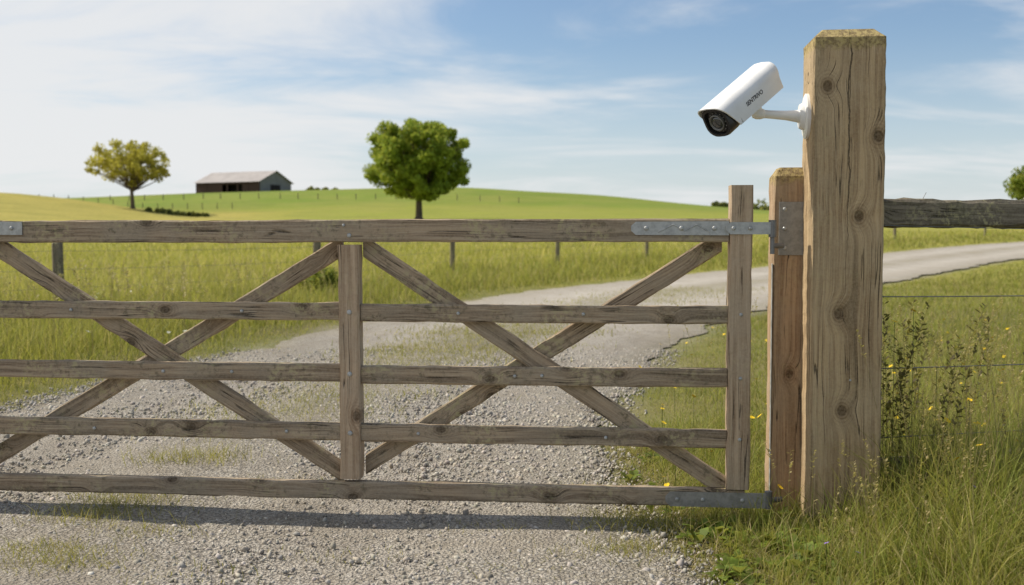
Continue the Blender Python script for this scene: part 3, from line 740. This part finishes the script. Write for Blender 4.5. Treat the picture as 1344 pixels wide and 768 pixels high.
loft('housing',[(-.158,pb(.62)),(-.152,pb(.84)),(-.140,pb(.94)),(-.10,pb(.97)),(.108,pb(.97))],M_WHITE,cam_e)
loft('rear_gasket',[(-.1385,pb(.985)),(-.130,pb(.985))],M_BLACK,cam_e)
loft('front_bezel',[(.1085,pb(.985)),(.150,pb(1.0)),(.163,pb(.95)),(.164,pb(.80)),(.150,pb(.74))],M_BLACK,cam_e)
def shield():
    r=.040;hw=.066;zt=.066;n=7
    P=[(hw,-.036),(hw,-.01),(hw,zt-r)]
    for i in range(1,n): a=math.radians(90*i/n); P.append((hw-r+r*math.cos(a),zt-r+r*math.sin(a)))
    P.append((hw-r,zt)); P.append((0,zt+.002)); P+= [(-y,z) for y,z in P[::-1][1:]]
    V=[];F=[];st=[-.165,-.15,0,.11,.15,.182]
    m_=len(P)
    for t in (0,.0035):
        for i,x in enumerate(st):
            for (y,z) in P:
                k=1-t/.066; xx_=x
                fr=1-(z+.036)/.104
                if i==len(st)-1: xx_=x-.062*fr
                if i==len(st)-2: xx_=x-.045*fr
                if i==0: xx_=x+.02*fr
                kk=.97 if i==0 else 1
                V.append((xx_,y*k*kk,z-t*(1 if z>0 else 0)))
    o=len(st)*m_
    for i in range(len(st)-1):
        for q in range(m_-1):
            a=i*m_+q; F.append((a,a+m_,a+m_+1,a+1)); F.append((o+a,o+a+1,o+a+m_+1,o+a+m_))
    for q in range(m_-1): F.append((q,q+1,o+q+1,o+q)); a=(len(st)-1)*m_+q; F.append((a,o+a,o+a+1,a+1))
    for i in range(len(st)-1):
        a=i*m_; F.append((a,o+a,o+a+m_,a+m_)); a=i*m_+m_-1; F.append((a,a+m_,o+a+m_,o+a))
    ob=py_mesh('sun_shield',V,F,M_WHITE,cam_e,True); ed=ob.modifiers.new('e','EDGE_SPLIT'); ed.split_angle=math.radians(28)
shield()
def ringc(name,secs,mat,n=32):
    loft(name,[(x,[(r*math.cos(q/n*6.2832),r*math.sin(q/n*6.2832)) for q in range(n)]) for x,r in secs],mat,cam_e)
ringc('lens_plate',[(.1505,.040),(.1535,.040),(.1535,.036)],M_BLACK)
ringc('lens_ring',[(.1536,.031),(.163,.031),(.165,.028),(.160,.024),(.157,.024)],M_GREYRING)
ringc('lens_glass',[(.1572,.0235),(.161,.021),(.1645,.014),(.166,.006)],M_GLASS)
for q in range(14):
    a=q/14*6.2832; disc('infrared_led',cam_e,(.1532,.0362*math.cos(a),.0362*math.sin(a)),(1,0,0),.0028,.003,M_GREYRING,8)
tx_=bpy.data.curves.new('lettering','FONT'); tx_.body='SENTRIVO'; tx_.size=.022; tx_.extrude=.0003; tx_.offset=.0005; tx_.materials.append(M_TEXT)
to=bpy.data.objects.new('lettering',tx_); link(to,cam_e); to.matrix_local=Matrix(((-1,0,0,.060),(0,0,1,.0664),(0,1,0,.002),(0,0,0,1)))
inv=Mc.inverted()
def cp(p): return np.array(inv@Vector(p))
J=Mc@Vector((-.050,.0,-.058)); J2=Vector((J.x+.010,J.y,J.z-.024))
left_face=Vector((1.418,4.60,0))-RT*.147
PL=Vector((left_face.x,left_face.y,1.780)); nl=-RT
def ctube(name,pts,rs,mat,n=14):
    V=[];F=[]
    for i,(p,r) in enumerate(zip(pts,rs)):
        p=np.array(p); a=np.array(pts[min(i+1,len(pts)-1)])-np.array(pts[max(i-1,0)]); a/=np.linalg.norm(a)
        s1=np.cross(a,[0.2,1,.1]); s1/=np.linalg.norm(s1); s2=np.cross(a,s1)
        for q in range(n): V.append(cp(p+(s1*math.cos(q/n*6.2832)+s2*math.sin(q/n*6.2832))*r))
    for i in range(len(pts)-1):
        for q in range(n): F.append((i*n+q,i*n+(q+1)%n,(i+1)*n+(q+1)%n,(i+1)*n+q))
    F.append(tuple(range(n-1,-1,-1)));F.append(tuple((len(pts)-1)*n+q for q in range(n)))
    o=py_mesh(name,V,F,mat,cam_e,True); ed=o.modifiers.new('e','EDGE_SPLIT'); ed.split_angle=math.radians(40)
ctube('joint_stem',[J+UP*.02,J,J2+Vector((0,0,.012)),J2],[.022,.022,.018,.019],M_WHITE)
ctube('ball_joint',[J2+Vector((-.028,0,.0)),J2+Vector((-.024,0,0)),J2+Vector((-.009,0,0)),J2+Vector((.009,0,0)),J2+Vector((.022,0,0)),J2+Vector((.026,0,0))],[.009,.018,.0235,.0235,.020,.015],M_WHITE)
E=PL+nl*.02
ctube('arm',[J2+Vector((.01,0,0)),J2*.75+E*.25,J2*.4+E*.6,J2*.15+E*.85,E],[.018,.0175,.020,.026,.034],M_WHITE)
def plate(rr,x0,x1,name,zs=1.25):
    V=[];F=[];n=32; a=Vector((0,0,1)); b=nl.cross(a)
    for (d,r) in [(x0,rr),(x1*.7,rr),(x1,rr*.88)]:
        for q in range(n): V.append(cp(np.array(PL+nl*d+(a*math.cos(q/n*6.2832)*zs+b*math.sin(q/n*6.2832))*r)))
    for i in range(2):
        for q in range(n): F.append((i*n+q,i*n+(q+1)%n,(i+1)*n+(q+1)%n,(i+1)*n+q))
    F.append(tuple(2*n+q for q in range(n))); o=py_mesh(name,V,F,M_WHITE,cam_e,True); ed=o.modifiers.new('e','EDGE_SPLIT'); ed.split_angle=math.radians(30)
plate(.078,-.002,.018,'wall_plate',1.25); plate(.050,.016,.038,'mount_boss',1.15)

# ---------------------------------------------------------------- light + sky
EL=math.radians(47); sdv=Vector((-.95,.24,0)).normalized()*math.cos(EL); sdv.z=math.sin(EL)
sl=bpy.data.lights.new('sun','SUN'); sl.energy=5.0; sl.angle=math.radians(.55); sl.color=(1,.915,.78)
so=link(bpy.data.objects.new('sun',sl)); so.rotation_euler=sdv.to_track_quat('Z','Y').to_euler(); so.location=(-20,5,30)
w=bpy.data.worlds.new('World'); S.world=w; w.use_nodes=True; t=w.node_tree; t.nodes.clear()
class WT(NT):
    def __init__(s,t): s.t=t
q=WT(t); out=q.n('ShaderNodeOutputWorld'); bg=q.n('ShaderNodeBackground'); bg.inputs[1].default_value=.13
sky=q.n('ShaderNodeTexSky'); sky.sky_type='NISHITA'; sky.sun_disc=False; sky.sun_elevation=EL; sky.sun_rotation=math.atan2(sdv.x,sdv.y)
sky.air_density=1.0; sky.dust_density=1.0; sky.ozone_density=1.0; sky.altitude=100
gen=q.n('ShaderNodeTexCoord').outputs['Generated']; X,Y,Z=q.sep(gen)
den=q.math('ADD',q.math('MAXIMUM',Z,0.),.14)
cx=q.math('DIVIDE',X,den); cy=q.math('DIVIDE',Y,den)
rx_=q.math('ADD',q.math('MULTIPLY',cx,.50),q.math('MULTIPLY',cy,.14)); ry_=q.math('SUBTRACT',q.math('MULTIPLY',cy,1.05),q.math('MULTIPLY',cx,.12))
n1=q.noise(q.comb(rx_,ry_,0.),1.5,8,.60,.7); n2=q.noise(q.comb(q.math('MULTIPLY',cx,.50),q.math('MULTIPLY',cy,.60),7.),1.,4,.5)
lf=q.mr(X,-.50,.06,.17,.015)
mk=q.math('ADD',q.math('MULTIPLY',n1,.60),q.math('MULTIPLY',n2,.48)); mk=q.math('ADD',mk,lf)
mask=q.mr(mk,.50,.72,0,.92)
haze=q.mr(Z,.0,.19,.72,.0)
skc=q.mix(1.,sky.outputs[0],(.84,.90,.95),'MULTIPLY')
c=q.mix(haze,skc,(5.5,5.95,6.3)); c=q.mix(mask,c,(6.35,6.4,6.45))
q.l(c,bg.inputs[0]); q.l(bg.outputs[0],out.inputs[0])

# ---------------------------------------------------------------- camera
cd=bpy.data.cameras.new('camera'); co=link(bpy.data.objects.new('camera',cd)); co.location=(0,0,1.25)
cd.lens=37.5; cd.sensor_width=36; cd.clip_end=6000; cd.clip_start=.05
co.rotation_euler=(math.radians(90-2.82),0,0)
cd.dof.use_dof=True; cd.dof.focus_distance=4.6; cd.dof.aperture_fstop=3.2
S.camera=co
